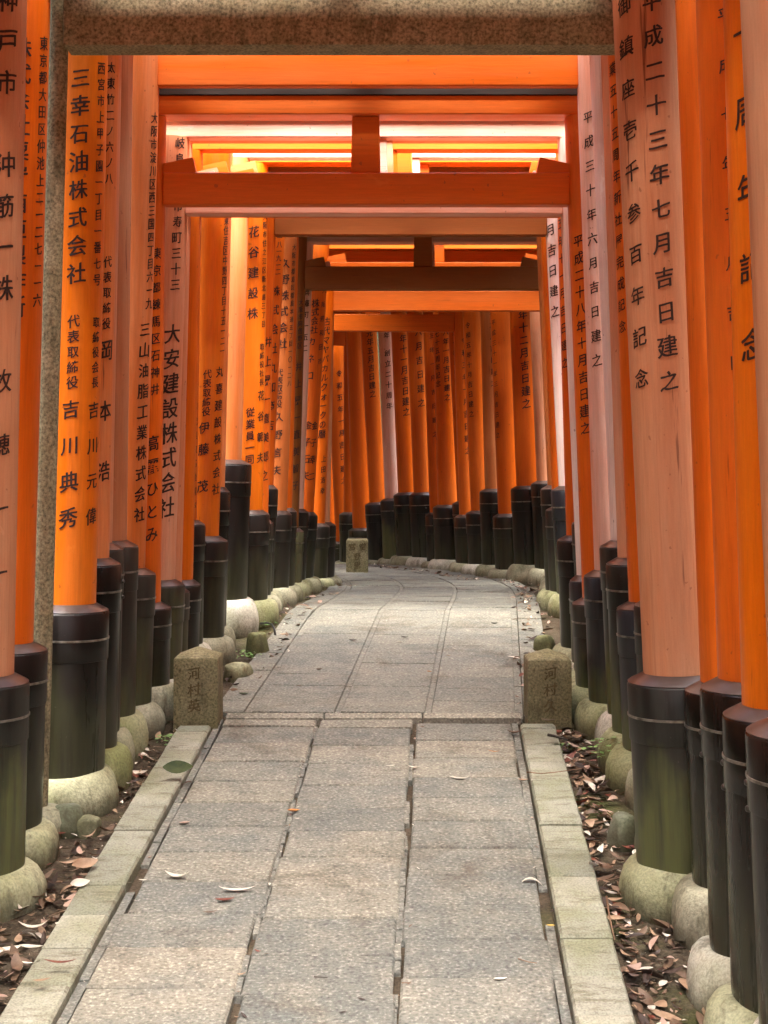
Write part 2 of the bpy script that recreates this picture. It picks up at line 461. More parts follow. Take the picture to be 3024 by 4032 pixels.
def build_paving():
    bm = bmesh.new()
    lay = bm.faces.layers.float.new("tone")
    rnd = random.Random(3)
    # near run: three columns of blocks
    for col in range(3):
        y = 1.2 + (.07, .03, .10)[col]
        while y < 5.36:
            d = .203 + rnd.uniform(-.006, .006)
            y1 = min(y + d - rnd.choice((.004, .005, .008)), 5.388)
            if y1 - y < .05: break
            def xx(f, yy):
                W = XR(yy) - XL(yy) - .064
                return XL(yy) + .032 + f * W
            f0, f1 = (0, .337, .672)[col], (.321, .658, 1.0)[col]
            j = rnd.uniform(-.006, .006)
            slab(bm, [(xx(f0, y) + j, y), (xx(f1, y) + j, y + rnd.uniform(-.004, .004)), (xx(f1, y1) + j, y1), (xx(f0, y1) + j, y1)],
                 rnd.uniform(-.003, .003), .05, rnd.random(), lay, .005, (rnd.uniform(-.008, .008), rnd.uniform(-.012, .012)))
            y += d
    # filler bits in the gutters
    for f, w0 in ((.327, .016), (.662, .018)):
        y = 1.3
        while y < 5.3:
            d = rnd.uniform(.05, .12)
            if rnd.random() < .8:
                W = XR(y) - XL(y) - .064
                x = XL(y) + .032 + f * W
                slab(bm, [(x - w0 * .45, y), (x + w0 * .45, y), (x + w0 * .45, y + d * .9), (x - w0 * .45, y + d * .9)], -.005 + rnd.uniform(-.004, .002), .04, rnd.random() * .4, lay, .002)
            y += d
    for side in (0, 1):
        y = 1.3
        while y < 5.3:
            d = rnd.uniform(.1, .22)
            x0 = XL(y) + .004 if side == 0 else XR(y) - .028
            if rnd.random() < .95:
                slab(bm, [(x0, y), (x0 + .023, y), (x0 + .023 + .0402 * d, y + d * .96), (x0 + .0402 * d, y + d * .96)], -.008 + rnd.uniform(-.002, .002), .04, rnd.random() * .35, lay, .002)
            y += d
    # threshold strip between the two runs
    for k in range(3):
        x0, x1 = -.60 + k * .375, -.60 + (k + 1) * .375 - .006
        slab(bm, [(x0, 5.390), (x1, 5.390), (x1, 5.4275), (x0, 5.4275)], .007, .05, .9, lay, .003)
    # far run, following the bend
    for col in range(5):
        y = 5.432 + (.0, .05, .11, .02, .07)[col] * .3
        edges = [(-.655, -.535), (-.503, -.188), (-.163, .158), (.183, .503), (.535, .655)][col]
        while y < 14.2:
            d = (.203 if col in (1, 2, 3) else .17) + rnd.uniform(-.008, .008)
            y1 = y + d - rnd.choice((.002, .002, .004))
            q = []
            for yy, e in ((y, 0), (y, 1), (y1, 1), (y1, 0)):
                cx = spline(CP, yy)
                sl = (spline(CP, yy + .05) - spline(CP, yy - .05)) / .1
                k = min(math.sqrt(1 + sl * sl), 1.35)
                t = edges[e]
                q.append((cx + t * k, yy + (-t * max(-.35, min(.35, sl)) * .8)))
            slab(bm, q, rnd.uniform(-.002, .002), .05, (.05 + .40 * rnd.random()) * (1 if y < 7.35 else .3), lay, .003, (rnd.uniform(-.006, .006), rnd.uniform(-.008, .008)))  # slabs past the crest get a darker tone, painting in the shade there
            y += d
    # gutter filler strips of the far run
    for t in (-.519, -.1755, .1705, .519):
        y = 5.44
        while y < 12:
            d = rnd.uniform(.2, .5)
            q = []
            for yy, e in ((y, -.009), (y, .009), (y + d * .98, .009), (y + d * .98, -.009)):
                cx = spline(CP, yy); sl = (spline(CP, yy + .05) - spline(CP, yy - .05)) / .1
                q.append((cx + t + (1.6 if abs(t) > .4 else 1.22) * e, yy - t * max(-.35, min(.35, sl)) * .8))
            slab(bm, q, -.003, .03, .25, lay, .001)
            y += d
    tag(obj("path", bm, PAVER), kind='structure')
build_paving()
def build_kerb(side):
    bm = bmesh.new()
    lay = bm.faces.layers.float.new("tone")
    rnd = random.Random(11 + side)
    y = 1.2
    while y < 5.26:
        d = .195 + rnd.uniform(-.012, .012)
        y1 = min(y + d - .009, 5.285)
        wdt = .122 if side == 0 else .130
        a, b = (XL(y) - wdt, XL(y)) if side == 0 else (XR(y), XR(y) + wdt)
        s_ = .0402 * (y1 - y)
        slab(bm, [(a, y), (b, y), (b + s_, y1), (a + s_, y1)], (.016 if side == 0 else .022) + rnd.uniform(-.004, .004), .09, rnd.random(), lay, .008, (rnd.uniform(-.01, .01), rnd.uniform(-.01, .01)))
        y += d
    tag(obj("kerb", bm, KERB), kind='structure')
build_kerb(0)
build_kerb(1)

# ------------------------------------------------------------------ brush lettering
fc = bpy.data.curves.new("glyph_curve", 'FONT')
fc.size = 1.0
fc.offset = .006
fc.resolution_u = 3
fo = bpy.data.objects.new("glyph_curve", fc)
C.objects.link(fo)
GLY = {}
def glyph(ch):
    if ch in GLY: return GLY[ch]
    fc.body = ch
    bpy.context.view_layer.update()
    me = bpy.data.meshes.new_from_object(fo.evaluated_get(bpy.context.evaluated_depsgraph_get()))
    bm = bmesh.new()
    bm.from_mesh(me)
    bpy.data.meshes.remove(me)
    bmesh.ops.triangulate(bm, faces=bm.faces[:])
    for k in range(1, 7):
        x = k / 7
        bmesh.ops.bisect_plane(bm, geom=bm.verts[:] + bm.edges[:] + bm.faces[:], plane_co=(x, 0, 0), plane_no=(1, 0, 0), dist=1e-5)
    bm.verts.index_update()
    vs = [(v.co.x - .5, v.co.y - .38) for v in bm.verts]
    fs = [[v.index for v in f.verts] for f in bm.faces]
    bm.free()
    GLY[ch] = (vs, fs)
    return GLY[ch]
def letters(items, put, seed=0):
    """items: (char, u, v, width, height); put(u, v) -> point on the surface"""
    rnd = random.Random(seed)
    bm = bmesh.new()
    for ch, u0, v0, sw, sh in items:
        vs, fs = glyph(ch)
        a = rnd.uniform(-.03, .03); sk = .10 + rnd.uniform(-.03, .03); k = rnd.uniform(.94, 1.05)
        for lay_, (ox, oy) in enumerate(((-.013, -.006), (.013, .006))):      # two brush passes make the stroke bold
            out = []
            for x, y in vs:
                x2, y2 = x * k + a * y + ox, (y + sk * x + .03 * math.sin(5 * x)) * k + oy
                nz_ = mnoise.noise_vector(Vector((x * 4.5 + seed * 3.7 + ord(ch) * .61, y * 4.5, lay_ * 2.3)))
                x2 += .020 * nz_.x; y2 += .020 * nz_.y
                out.append(bm.verts.new(put(u0 + x2 * sw, v0 + y2 * sh, lay_ * .0004)))
            for f in fs:
                try: bm.faces.new([out[i] for i in f])
                except ValueError: pass
    return bm

# ------------------------------------------------------------------ torii gates
GAP = .042
def pillar_geom(Z, side, r_default=.075):
    xc, yc, xt, yt = side['p']
    p1, p2 = at(xc, yc, Z), at(xt, yt, Z)
    ax = (p2 - p1).normalized()
    zb = gz(Z) - .03
    base = p1 + ax * ((zb - p1.z) / ax.z)
    return base, ax

def add_pillar(root, Z, side, top_z, mat, r):
    base, ax = pillar_geom(Z, side)
    q = Vector((0, 0, 1)).rotation_difference(ax)
    sl = lambda z: (z - base.z) / ax.z
    s_top = sl(top_z)
    rim = side.get('rim')
    z_rim = at(0, rim, Z).z if rim else gz(Z) + .62
    s_rim = sl(z_rim)
    hs = side.get('hs', .11)
    s_con = hs + .03
    Rs = r + side.get('gap', GAP)
    bm = bmesh.new()
    lathe(bm, [(r * 1.015, s_con + .02), (r, s_rim + .02), (r * .995, s_top)], 48)
    pil = obj("pillar", bm, MAT[side.get('col') or mat], root, base - root.location, smooth='auto')
    pil.rotation_mode = 'QUATERNION'
    pil.rotation_quaternion = q
    # black cladding
    bm = bmesh.new()
    h = s_rim - s_con
    lo = Rs - .0035
    wr = min(.155, h * .4)
    lathe(bm, [(lo - .002, s_con - .015), (lo, s_con + .02), (lo, s_rim - wr - .001), (Rs - .001, s_rim - wr), (Rs, s_rim - wr + .003), (Rs, s_rim - .007), (Rs - .003, s_rim - .002), (Rs - .008, s_rim)], 56)
    for v in bm.verts: pass
    obj("sleeve", bm, SLV[side.get('sl', 'black')], pil, smooth='auto')
    bm = bmesh.new()
    lathe(bm, [(Rs - .006, s_rim - .006), (Rs - .002, s_rim + .001), (Rs - .008, s_rim + .005), (r + .004, s_rim + .021), (r - .004, s_rim + .024)], 56)
    obj("sleeve_cap", bm, LID, pil, smooth='auto')
    bm = bmesh.new()
    sb = s_rim - min(.088, h * .22)
    lathe(bm, [(Rs - .003, sb - .004), (Rs + .0022, sb - .003), (Rs + .0022, sb + .003), (Rs - .003, sb + .004)], 56)
    obj("metal_band", bm, BAND, pil, smooth='auto')
    for k, an in enumerate(side.get('bolts', ())):
        # pairs of dome bolts, angle from the camera-facing side
        th = math.radians(-90 + an)
        for dz in (-.022, -.075):
            bm = bmesh.new()
            bmesh.ops.create_uvsphere(bm, u_segments=12, v_segments=8, radius=.0072)
            o = obj("bolt", bm, BOLT, pil, Vector((math.cos(th) * (Rs + .001), math.sin(th) * (Rs + .001), sb + dz)), smooth=True)
    # lettering
    vc = Vector((base.x, base.y, 0)); vc = (-vc).normalized()      # towards the camera
    vr = Vector((-vc.y, vc.x, 0))                                     # right hand as seen from the camera
    qi = q.inverted()
    lc, lr = (qi @ vc), (qi @ vr)
    a0 = math.atan2(lc.y, lc.x)
    for n, tx in enumerate(side.get('t', ())):
        txt, y0, y1, off, spx = tx[:5]
        th = math.asin(max(-.93, min(.93, off)))
        Zs = Z - r * math.cos(th)
        szm = spx * Z / FPX
        items = []
        for i, ch in enumerate(txt):
            if ch in ' \u3000': continue
            yy = lerp(y0, y1, i / max(1, len(txt) - 1))
            s_ = sl(EYE + (HY - yy) / FPX * Zs)
            items.append((ch, 0.0, s_, szm * .92, szm))
        aa = a0 + th * (1 if lr.dot(Vector((-math.sin(a0), math.cos(a0), 0))) > 0 else -1)
        sg = 1 if lr.dot(Vector((-math.sin(a0), math.cos(a0), 0))) > 0 else -1
        def put(u, v, e=0):
            an = aa + sg * u / r
            return Vector(((r + .0011 + e) * math.cos(an), (r + .0011 + e) * math.sin(an), v))
        o = obj("inscription", letters(items, put, hash((txt, n)) & 255 if False else len(txt) * 7 + n), tx[5] if len(tx) > 5 else INK, pil)
    # base stone
    bm = bmesh.new()
    rnd = random.Random(int(base.x * 1e4) ^ int(Z * 1000))
    Ro = Rs + .052 + rnd.uniform(-.006, .008)
    t = hs + .03
    lathe(bm, [(Ro * .90, -.06), (Ro * .985, t * .05), (Ro, t * .35), (Ro * .985, t * .58), (Ro * .93, t * .80), (Ro * .85, t * .94), (Rs + .010, t + .002), (Rs * .7, t + .002)], 40)
    for v in bm.verts:
        nn = mnoise.noise(Vector((v.co.x * 9 + base.x * 7, v.co.y * 9 + Z, v.co.z * 9)))
        n2 = mnoise.noise(Vector((v.co.x * 30 + base.x * 3, v.co.y * 30, v.co.z * 30 + Z)))
        k = 1 + .055 * nn + .012 * n2
        v.co.x *= k; v.co.y *= k; v.co.z += .006 * nn
    o = obj("base_stone", bm, STN[side.get('st', 'grey')], root, Vector((base.x, base.y, base.z)) - root.location, smooth=True)
    o.rotation_euler = (rnd.uniform(-.05, .05), rnd.uniform(-.05, .05), rnd.uniform(0, 6))
    return base, ax

def gate(Z, Ld, Rd, col, r, label, ny=None, nz=None, nh=.116, gap=.19, sh=.075, kd=.20, beamcol=None, wedge=True, over=.22, nth=.07, black=True, ld=.11):
    """Z: depth of the gate; Ld/Rd: left and right pillar; ny: image row of the tie beam's underside"""
    ZL = Ld.get('Z', Z); ZR = Rd.get('Z', Z)
    Zm = (ZL + ZR) / 2
    z_n = EYE + (HY - ny) / FPX * ((ZR if 'Z' in Ld else Zm) - nth / 2) if ny is not None else gz(Zm) + nz
    z_s = z_n + nh + gap
    bl, al = pillar_geom(ZL, Ld); br, ar = pillar_geom(ZR, Rd)
    mid = (bl + br) / 2
    root = empty("torii_gate", Vector((mid.x, mid.y, gz(Zm) - .03)), label, "torii gate", "torii gates lining the path")
    add_pillar(root, ZL, Ld, z_s, col, r)
    add_pillar(root, ZR, Rd, z_s, col, r)
    bc = MAT[(beamcol or col) + '_beam']
    def pts(z):
        return bl + al * ((z - bl.z) / al.z), br + ar * ((z - br.z) / ar.z)
    def frame(z):
        a, b = pts(z)
        c = (a + b) / 2
        d = (b - a); L = d.length
        an = math.atan2(d.y, d.x)
        return c - root.location, L, an
    # tie beam
    c, L, an = frame(z_n + nh / 2)
    bm = bmesh.new()
    box(bm, 0, 0, 0, L - 2 * r * .9, nth, nh, .005)
    o = obj("tie_beam", bm, bc, root, c); o.rotation_euler.z = an
    span = L - 2 * r
    if wedge:
        for sgn in (-1, 1):
            bm = bmesh.new()
            wl, w0, w1 = .125, .034, .058
            p = [(-wl / 2, 0), (wl / 2, 0), (wl / 2 - .012, w1), (-wl / 2, w0)]
            f = [bm.verts.new((x, -nth * .40, z)) for x, z in p]; b_ = [bm.verts.new((x, nth * .40, z)) for x, z in p]
            bm.faces.new(f); bm.faces.new(list(reversed(b_)))
            for i in range(4):
                j = (i + 1) % 4
                bm.faces.new((f[j], f[i], b_[i], b_[j]))
            if sgn > 0:
                for v in bm.verts: v.co.x *= -1
            bmesh.ops.recalc_face_normals(bm, faces=bm.faces[:])
            o = obj("wedge", bm, bc, root, c + Vector((math.cos(an) * sgn * (span / 2 - wl / 2 + .004), math.sin(an) * sgn * (span / 2 - wl / 2 + .004), nh / 2 + .001))); o.rotation_euler.z = an
    # strut
    bm = bmesh.new()
    cs, L2, an2 = frame(z_n + nh + gap / 2)
    box(bm, 0, 0, 0, .105, .05, gap - .002, .003)
    for v in bm.verts: v.co.x *= 1 - .09 * (v.co.z / gap + .5) + .09
    o = obj("strut", bm, bc, root, cs); o.rotation_euler.z = an2
    # lintel and black top rail
    c, L, an = frame(z_s + sh / 2)
    LL = L + 2 * (r + over)
    bm = bmesh.new()
    box(bm, 0, 0, 0, LL - .08, ld, sh, .004)
    o = obj("lintel", bm, bc, root, c); o.rotation_euler.z = an
    bm = bmesh.new()
    n = 12
    kh = .06
    prof = [(-kd / 2, 0), (kd / 2, 0), (kd / 2, kh * .75), (0, kh), (-kd / 2, kh * .75)]
    rings = []
    for i in range(n + 1):
        t = i / n * 2 - 1
        lift = .035 * abs(t) ** 3
        rings.append([bm.verts.new((t * LL / 2, y, z + (lift if z > 0 else 0))) for y, z in prof])
    for a, b in zip(rings, rings[1:]):
        for i in range(5):
            j = (i + 1) % 5
            bm.faces.new((a[j], a[i], b[i], b[j]))
    bm.faces.new(rings[0]); bm.faces.new(list(reversed(rings[-1])))
    bmesh.ops.recalc_face_normals(bm, faces=bm.faces[:])
    o = obj("top_rail", bm, BLK if black else bc, root, c + Vector((0, 0, sh / 2 + .001)), smooth='auto'); o.rotation_euler.z = an
    return root

def P(xc, yc, xt, yt, rim=None, **kw):
    d = dict(p=(xc, yc, xt, yt), rim=rim)
    d.update(kw)
    return d
def PX(X, Z, lean=0.035, rim_h=.62, **kw):
    """a pillar given by its ground position"""
    px = CX + X / Z * FPX
    z = gz(Z) + rim_h
    yc = HY - (z - EYE) / Z * FPX
    dy = 1200
    return P(px, yc, px - lean * dy * (1 if X > 0 else -1), yc - dy, yc, **kw)

SIDE_L = lambda Z: pw([(2.5, -1.12), (4, -1.08), (5.1, -.99), (5.7, -.92), (6.4, -.82), (7.3, -.70), (8.1, -.63), (9.5, -.46)], Z)
# --- gates the photographer stands among, outside the frame but closing the tunnel overhead
for i in range(9):
    zz = 2.46 - .31 * i
    gate(zz, PX(-1.15, zz, rim_h=.6), PX(1.02 + (.12 if zz > 2 else .1), zz, rim_h=.6), ('orange', 'salmon', 'yellow')[i % 3], .082,
         "orange torii gate beside or behind the photographer, under the same roof line", nz=2.6)
# --- gates nearest the camera (left pillars are outside the frame)
gate(2.80, PX(-1.16, 2.80), P(3212, 2875, 3091, 0, 2875, sl='gloss', hs=.15, st='white', bolts=(-114,), gap=.05), 'tan', .086,
     "tan weathered torii gate cut by the right edge of the photo, nearest of all", nz=2.62)
gate(3.02, PX(-1.14, 3.02), P(3080, 2680, 3008, 0, 2813, sl='gloss', hs=.115, st='green', bolts=(-114,), t=[("十周年記念", 115, 1350, -.46, 125)]), 'yellow', .085,
     "bright orange torii gate with huge brush characters beside the tan pillar at right edge", nz=2.58)
gate(3.28, PX(-1.13, 3.28), P(2974, 2650, 2887, 0, 2705, sl='gloss', hs=.095, st='white', bolts=(-114,), t=[("平成七年五月吉日", 49, 1420, -.22, 62)]), 'orange', .085,
     "orange torii gate whose glossy black sleeve stands right of the big pink pillar", nz=2.55)
gate(3.60, PX(-1.12, 3.60), P(2872, 2690, 2772, 0, 2715, sl='gloss', hs=.12), 'orange', .072,
     "orange torii gate showing only a thin strip just right of the big pink pillar", nz=2.52)
gate(3.82, P(-87, 2669, -35, 0, 2684, sl='moss', hs=.065, st='green', col='rose', t=[("神戸市 沖筋一株", -10, 1130, .47, 100), ("牧穂一一", 1496, 2258, .5, 92)]),
     P(2673, 2654, 2550, 0, 2676, sl='moss', hs=.082, st='green', col='rose', gap=.045, t=[("平成二十三年七月吉日建之", 5, 1499, .12, 86), ("御鎮座壱千参百年記念", 12, 1484, -.65, 80)]), 'rose', .094,
     "large faded pink torii gate with two long columns of characters on its thick right pillar", nz=2.50)
gate(4.12, P(19, 2564, 88, 0, 2556, sl='black', hs=.072, st='green', t=[("株式会社粟嵜酉亜製作所", 188, 1209, .02, 86), ("東京都大田区仲池上二ー二七ー一六", 161, 1176, .79, 56), ("代表取締役", 1400, 1780, -.1, 44), ("粟嵜武一", 1850, 2250, -.08, 70)]),
     PX(.875, 4.12), 'orange', .080, "orange torii gate standing just left of the grey stone torii post", nz=2.52)
# --- grey stone torii
def stone_torii():
    Z = 4.30
    Ld, Rd = P(167, 2540, 238, 0), P(2680, 2540, 2600, 0)
    bl, al = pillar_geom(Z, Ld); br, ar = pillar_geom(Z, Rd)
    mid = (bl + br) / 2
    root = empty("stone_torii", Vector((mid.x, Z, gz(Z) - .03)), "grey brown granite torii gate with rough surface among the orange gates", "stone torii")
    z_n = EYE + (HY - 198) / FPX * Z
    zt = z_n + .62
    for b_, a_ in ((bl, al), (br, ar)):
        bm = bmesh.new()
        L = (zt - b_.z) / a_.z
        lathe(bm, [(.0305, -.05), (.0300, L * .3), (.0285, L * .7), (.0275, L)], 36)
        for v in bm.verts:
            v.co.x *= .98
        p = obj("pillar", bm, STN['torii'], root, b_ - root.location, smooth='auto')
        p.rotation_mode = 'QUATERNION'; p.rotation_quaternion = Vector((0, 0, 1)).rotation_difference(a_)
        bm = bmesh.new()
        lathe(bm, [(.09, -.05), (.09, .05), (.075, .085), (.04, .095)], 32)
        obj("base_stone", bm, STN['grey'], root, b_ - root.location, smooth=True)
    def c(z): return ((bl + al * ((z - bl.z) / al.z)) + (br + ar * ((z - br.z) / ar.z))) / 2
    def Ln(z): return ((br + ar * ((z - br.z) / ar.z)) - (bl + al * ((z - bl.z) / al.z))).length
    hN = .19
    bm = bmesh.new(); box(bm, 0, 0, 0, Ln(z_n) - .050, .11, hN, .002)
    obj("tie_beam", bm, STN['torii'], root, c(z_n + hN / 2) - root.location)
    bm = bmesh.new(); box(bm, 0, 0, 0, .11, .07, .17, .004)
    obj("strut", bm, STN['torii'], root, c(z_n + hN + .086) - root.location)
    bm = bmesh.new(); box(bm, 0, 0, 0, Ln(zt) + .5, .15, .17, .01)
    obj("lintel", bm, STN['torii'], root, c(zt + .06) - root.location)
stone_torii()
gate(4.55, P(268, 2392, 316, 210, 2400, sl='black', hs=.092, st='green', t=[("三幸石油株式会社", 304, 1075, .03, 82), ("代表取締役", 1264, 1505, -.03, 50), ("吉川典秀", 1611, 2040, -.07, 78),
     ("西宮市上甲子園一丁目一番七号", 261, 1097, .76, 50), ("取締役会長", 1264, 1502, .77, 46), ("吉川元偉", 1611, 2031, .75, 66)]),
     PX(.93, 4.55), 'yellow', .088, "bright orange torii gate with thick two column left pillar behind the grey post", nz=2.62)
gate(4.74, P(340, 2210, 382, 210, 2220, sl='black', hs=.11, st='moss', col='salmon', t=[("太東竹二ノ六ノ八", 261, 699, .62, 46), ("代表取締役", 1027, 1270, .65, 46), ("岡本浩", 1377, 1854, .66, 86)]),
     P(2565, 2369, 2481, 198, 2391, sl='blue', hs=.10, st='green', col='orange', t=[("創業五十五周年新社屋完成記念", 180, 1282, -.80, 52)]), 'salmon', .075,
     "salmon torii gate right behind the thick left pillar, few characters showing beside it", nz=2.60, kd=.12, ld=.085)
gate(4.90, P(358, 2155, 397, 210, 2160, sl='grey', hs=.11, st='grey', col='pink', bolts=(84,)), P(2515, 2195, 2448, 198, 2217, sl='moss', hs=.11, st='moss', col='pink'), 'pink', .072,
     "pink torii gate with tall mossy black sleeve second left of the big pink pillar", nz=2.58, kd=.12, ld=.085)
gate(5.07, P(411, 2141, 436, 210, 2150, sl='grey', hs=.12, st='moss', col='rose'), P(2493, 2125, 2408, 198, 2148, sl='moss', hs=.12, st='white', col='white'), 'pale', .079,
     "pale torii gate whose whitish right pillar rises from a sleeve with green cap", nz=2.56, kd=.12, ld=.085)
gate(5.32, P(492, 2243, 552, 230, 2257, sl='grey', hs=.08, st='grey', col='salmon', t=[("大阪市淀川区西三国四丁目六ー九", 459, 1191, .80, 46), ("三山油脂工業株式会社", 1294, 2024, .65, 62)]),
     P(2419, 2239, 2350, 338, 2264, sl='blue', hs=.10, st='green', col='pale', t=[("平成三十年六月吉日建之", 458, 1416, -.49, 50)]), 'salmon', .074,
     "salmon torii gate carrying the highest orange crossbeam just under the stone beam", ny=338, nh=.165, beamcol='orange', nth=.042, kd=.12, ld=.085)
gate(5.50, P(561, 2380, 584, 460, 2391, sl='black', hs=.10, st='grey', t=[("東京都練馬区石神井", 996, 1532, .55, 46), ("高麗ひとみ", 1745, 2103, .46, 62)]),
     P(2365, 2362, 2306, 790, 2373, sl='moss', hs=.10, st='green', t=[("平成二十八年十月吉日建之", 946, 1684, -.48, 52)]), 'orange', .070,
     "orange torii gate with black topped lintel, central strut and wedges, widest beam in upper middle", ny=805, nh=.124, gap=.218, sh=.073, kd=.13)
gate(5.70, P(612, 2293, 663, 807, 2300, sl='grey', hs=.08, st='white', col='pink', t=[("岐阜大垣市寿町三十三", 560, 1118, .49, 48), ("大安建設株式会社", 1312, 1997, .45, 84)]),
     P(2347, 2270, 2281, 794, 2282, sl='blue', hs=.10, st='green', col='white', gap=.03), 'pale', .077,
     "pale pink torii gate right behind the wedged orange beam, bold characters on left pillar", ny=842, gap=.19, sh=.078, kd=.10, ld=.07, beamcol='pale')
gate(5.88, P(655, 2300, 692, 807, 2329, sl='grey', hs=.10, st='white', col='pink', gap=.035), P(2334, 2290, 2300, 794, 2290, sl='blue', hs=.10, st='white', col='pink', gap=.035), 'pink', .063,
     "slender cracked pink torii gate with low grey sleeve between bolder left pillars", ny=825, gap=.17, kd=.10, ld=.07)
gate(6.05, P(704, 2282, 738, 840, 2300, sl='black', hs=.10, st='white', gap=.036), P(2344, 2045, 2296, 900, 2058, sl='black', hs=.09, st='green'), 'yellow', .060,
     "orange torii gate with streaked grain left of the tall brown capped sleeve", ny=847, gap=.16, kd=.10, ld=.07)
gate(6.22, P(718, 2050, 735, 860, 2065, sl='black', hs=.10, st='white', gap=.038, t=[("従業員一同", 1250, 1600, .78, 30), ("代表取締役岡本", 1660, 1990, .78, 34)]),
     P(2287, 2110, 2251, 845, 2125, sl='black', hs=.09, st='green', t=[("五年十一月吉日建之", 877, 1427, -.76, 44)]), 'orange', .063,
     "orange torii gate whose right pillar shows characters between two whitish pillars", ny=790, gap=.17, kd=.10, ld=.07)
gate(6.42, P(802, 2120, 842, 847, 2127, sl='black', hs=.09, st='grey', t=[("東住吉区中野四丁目十五ー二一", 865, 1379, .84, 38), ("代表取締役", 1473, 1620, -.1, 36), ("伊藤", 1684, 1769, -.2, 48), ("茂", 1915, 1915, -.2, 50), ("丸喜建設株式会社", 1462, 1924, .71, 46)]),
     PX(.95, 6.42), 'yellow', .068, "golden orange torii gate with short black sleeve left of the brown capped one", ny=815, gap=.16, kd=.10, ld=.07)
gate(6.62, P(830, 1917, 856, 850, 1935, sl='black', hs=.09, st='grey', gap=.026), PX(.98, 6.62), 'salmon', .065,
     "salmon torii gate half hidden behind the golden orange left pillar", ny=780, gap=.16, kd=.10, ld=.07)
gate(7.02, P(893, 1816, 920, 850, 1827, sl='black', hs=.15, st='white', gap=.050, col='salmon'), PX(1.04, 7.02), 'pale', .073,
     "light salmon torii gate on a bright white base stone with tall brown capped black sleeve", ny=835, gap=.15, kd=.10, ld=.07)
gate(7.26, P(982, 2018, 998, 1050, 2024, sl='black', hs=.10, st='moss', gap=.036, t=[("花谷建設株", 912, 1234, .0, 46), ("大阪市住之江区新北島三丁目", 850, 1274, .80, 28), ("取締役社長", 1364, 1503, .74, 28), ("花谷範夫", 1556, 1801, .74, 42), ("従業員一同", 1623, 1809, -.05, 40)]),
     PX(1.07, 7.26), 'yellow', .068, "orange torii gate right of the white base stone with characters in two columns", ny=850, gap=.15, kd=.12)
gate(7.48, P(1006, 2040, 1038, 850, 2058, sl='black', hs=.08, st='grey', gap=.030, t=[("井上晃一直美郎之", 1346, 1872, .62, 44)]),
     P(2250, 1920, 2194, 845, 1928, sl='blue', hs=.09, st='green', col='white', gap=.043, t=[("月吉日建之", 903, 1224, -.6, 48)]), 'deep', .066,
     "deep orange torii gate with dark beam below the pale crossbeams, right pillar whitish", ny=926, nh=.110, beamcol='shaded_orange', kd=.2, gap=.17)
gate(7.75, P(1030, 1910, 1072, 1008, 1924, sl='black', hs=.08, st='grey', gap=.028, t=[("一八一九ー二", 934, 1068, .55, 28), ("株式会社丸加商店", 1144, 1674, .45, 44)]),
     P(2222, 1990, 2178, 1000, 2007, sl='black', hs=.08, st='moss'), 'deep', .064, "deep orange torii gate with slim tall black sleeve in the left row", nz=2.22, kd=.27)
gate(8.08, P(1083, 2010, 1120, 1008, 2024, sl='black', hs=.08, st='grey', gap=.03, t=[("久野株式会社", 1037, 1352, .1, 42), ("大阪市都島区都島本通五丁目一〇ー二八", 972, 1508, .78, 25), ("代表取締役", 1468, 1591, -.05, 32), ("久野言夫", 1641, 1852, 0, 42)]),
     P(2203, 1910, 2160, 950, 1924, sl='black', hs=.07, st='moss'), 'dull', .068, "dull orange torii gate with many small characters just before the dark brown gate", nz=2.2, kd=.27)
gate(8.34, P(1109, 2000, 1134, 1008, 2013, sl='black', hs=.08, st='grey', gap=.03), PX(1.075, 8.34), 'deep', .061, "slim deep orange torii gate squeezed before the dark brown gate", nz=2.2, kd=.27)
gate(8.60, P(1132, 2080, 1164, 1008, 2091, sl='grey', hs=.08, st='green', gap=.034, t=[("大阪市阿倍野区", 1189, 1359, .6, 26), ("井上晃一直美智子", 1442, 1910, .58, 36)]),
     P(2208, 1910, 2162, 900, 1930, sl='black', hs=.07), 'brown', .067, "dark brown torii gate with brown beam, strut and wedges in the tunnel's middle", ny=1140, nh=.140, gap=.19, sh=.11, kd=.25)
gate(8.82, P(1153, 2005, 1193, 950, 2015, sl='black', hs=.08, st='green', gap=.034, t=[("兵庫町一五二", 1150, 1370, .55, 30)]),
     P(2202, 1910, 2157, 900, 1930, sl='black', hs=.07), 'pale', .066, "pale pink torii gate just behind the dark brown gate in the tunnel", ny=1128, nh=.10, gap=.17, kd=.26)
gate(9.10, P(1192, 2015, 1243, 1153, 2027, sl='black', hs=.08, st='green', gap=.028, t=[("株式会社", 1193, 1298, .05, 34), ("カネコ", 1345, 1479, -.1, 38), ("金子石夫", 1674, 1874, 0, 36), ("大阪府和田市", 1140, 1420, .75, 26, INK2), ("金子幸二", 1674, 1874, .62, 34)]),
     P(2212, 1910, 2172, 900, 1930, sl='black', hs=.07), 'deep', .070, "deep orange torii gate with katakana name on its left pillar", ny=1100, nh=.11, kd=.3)
gate(9.50, P(1239, 2060, 1277, 1153, 2071, sl='black', hs=.05, st='green', gap=.034, t=[("古代マヤパカルクォークの暦", 1265, 1707, .36, 34), ("上田浩幸", 1805, 1931, .62, 28)]),
     P(2200, 1910, 2165, 1180, 1930, sl='black', hs=.07), 'orange', .069, "orange torii gate that ends the left row of pillars, with low orange beam", ny=1224, nh=.133, kd=.3, black=False)
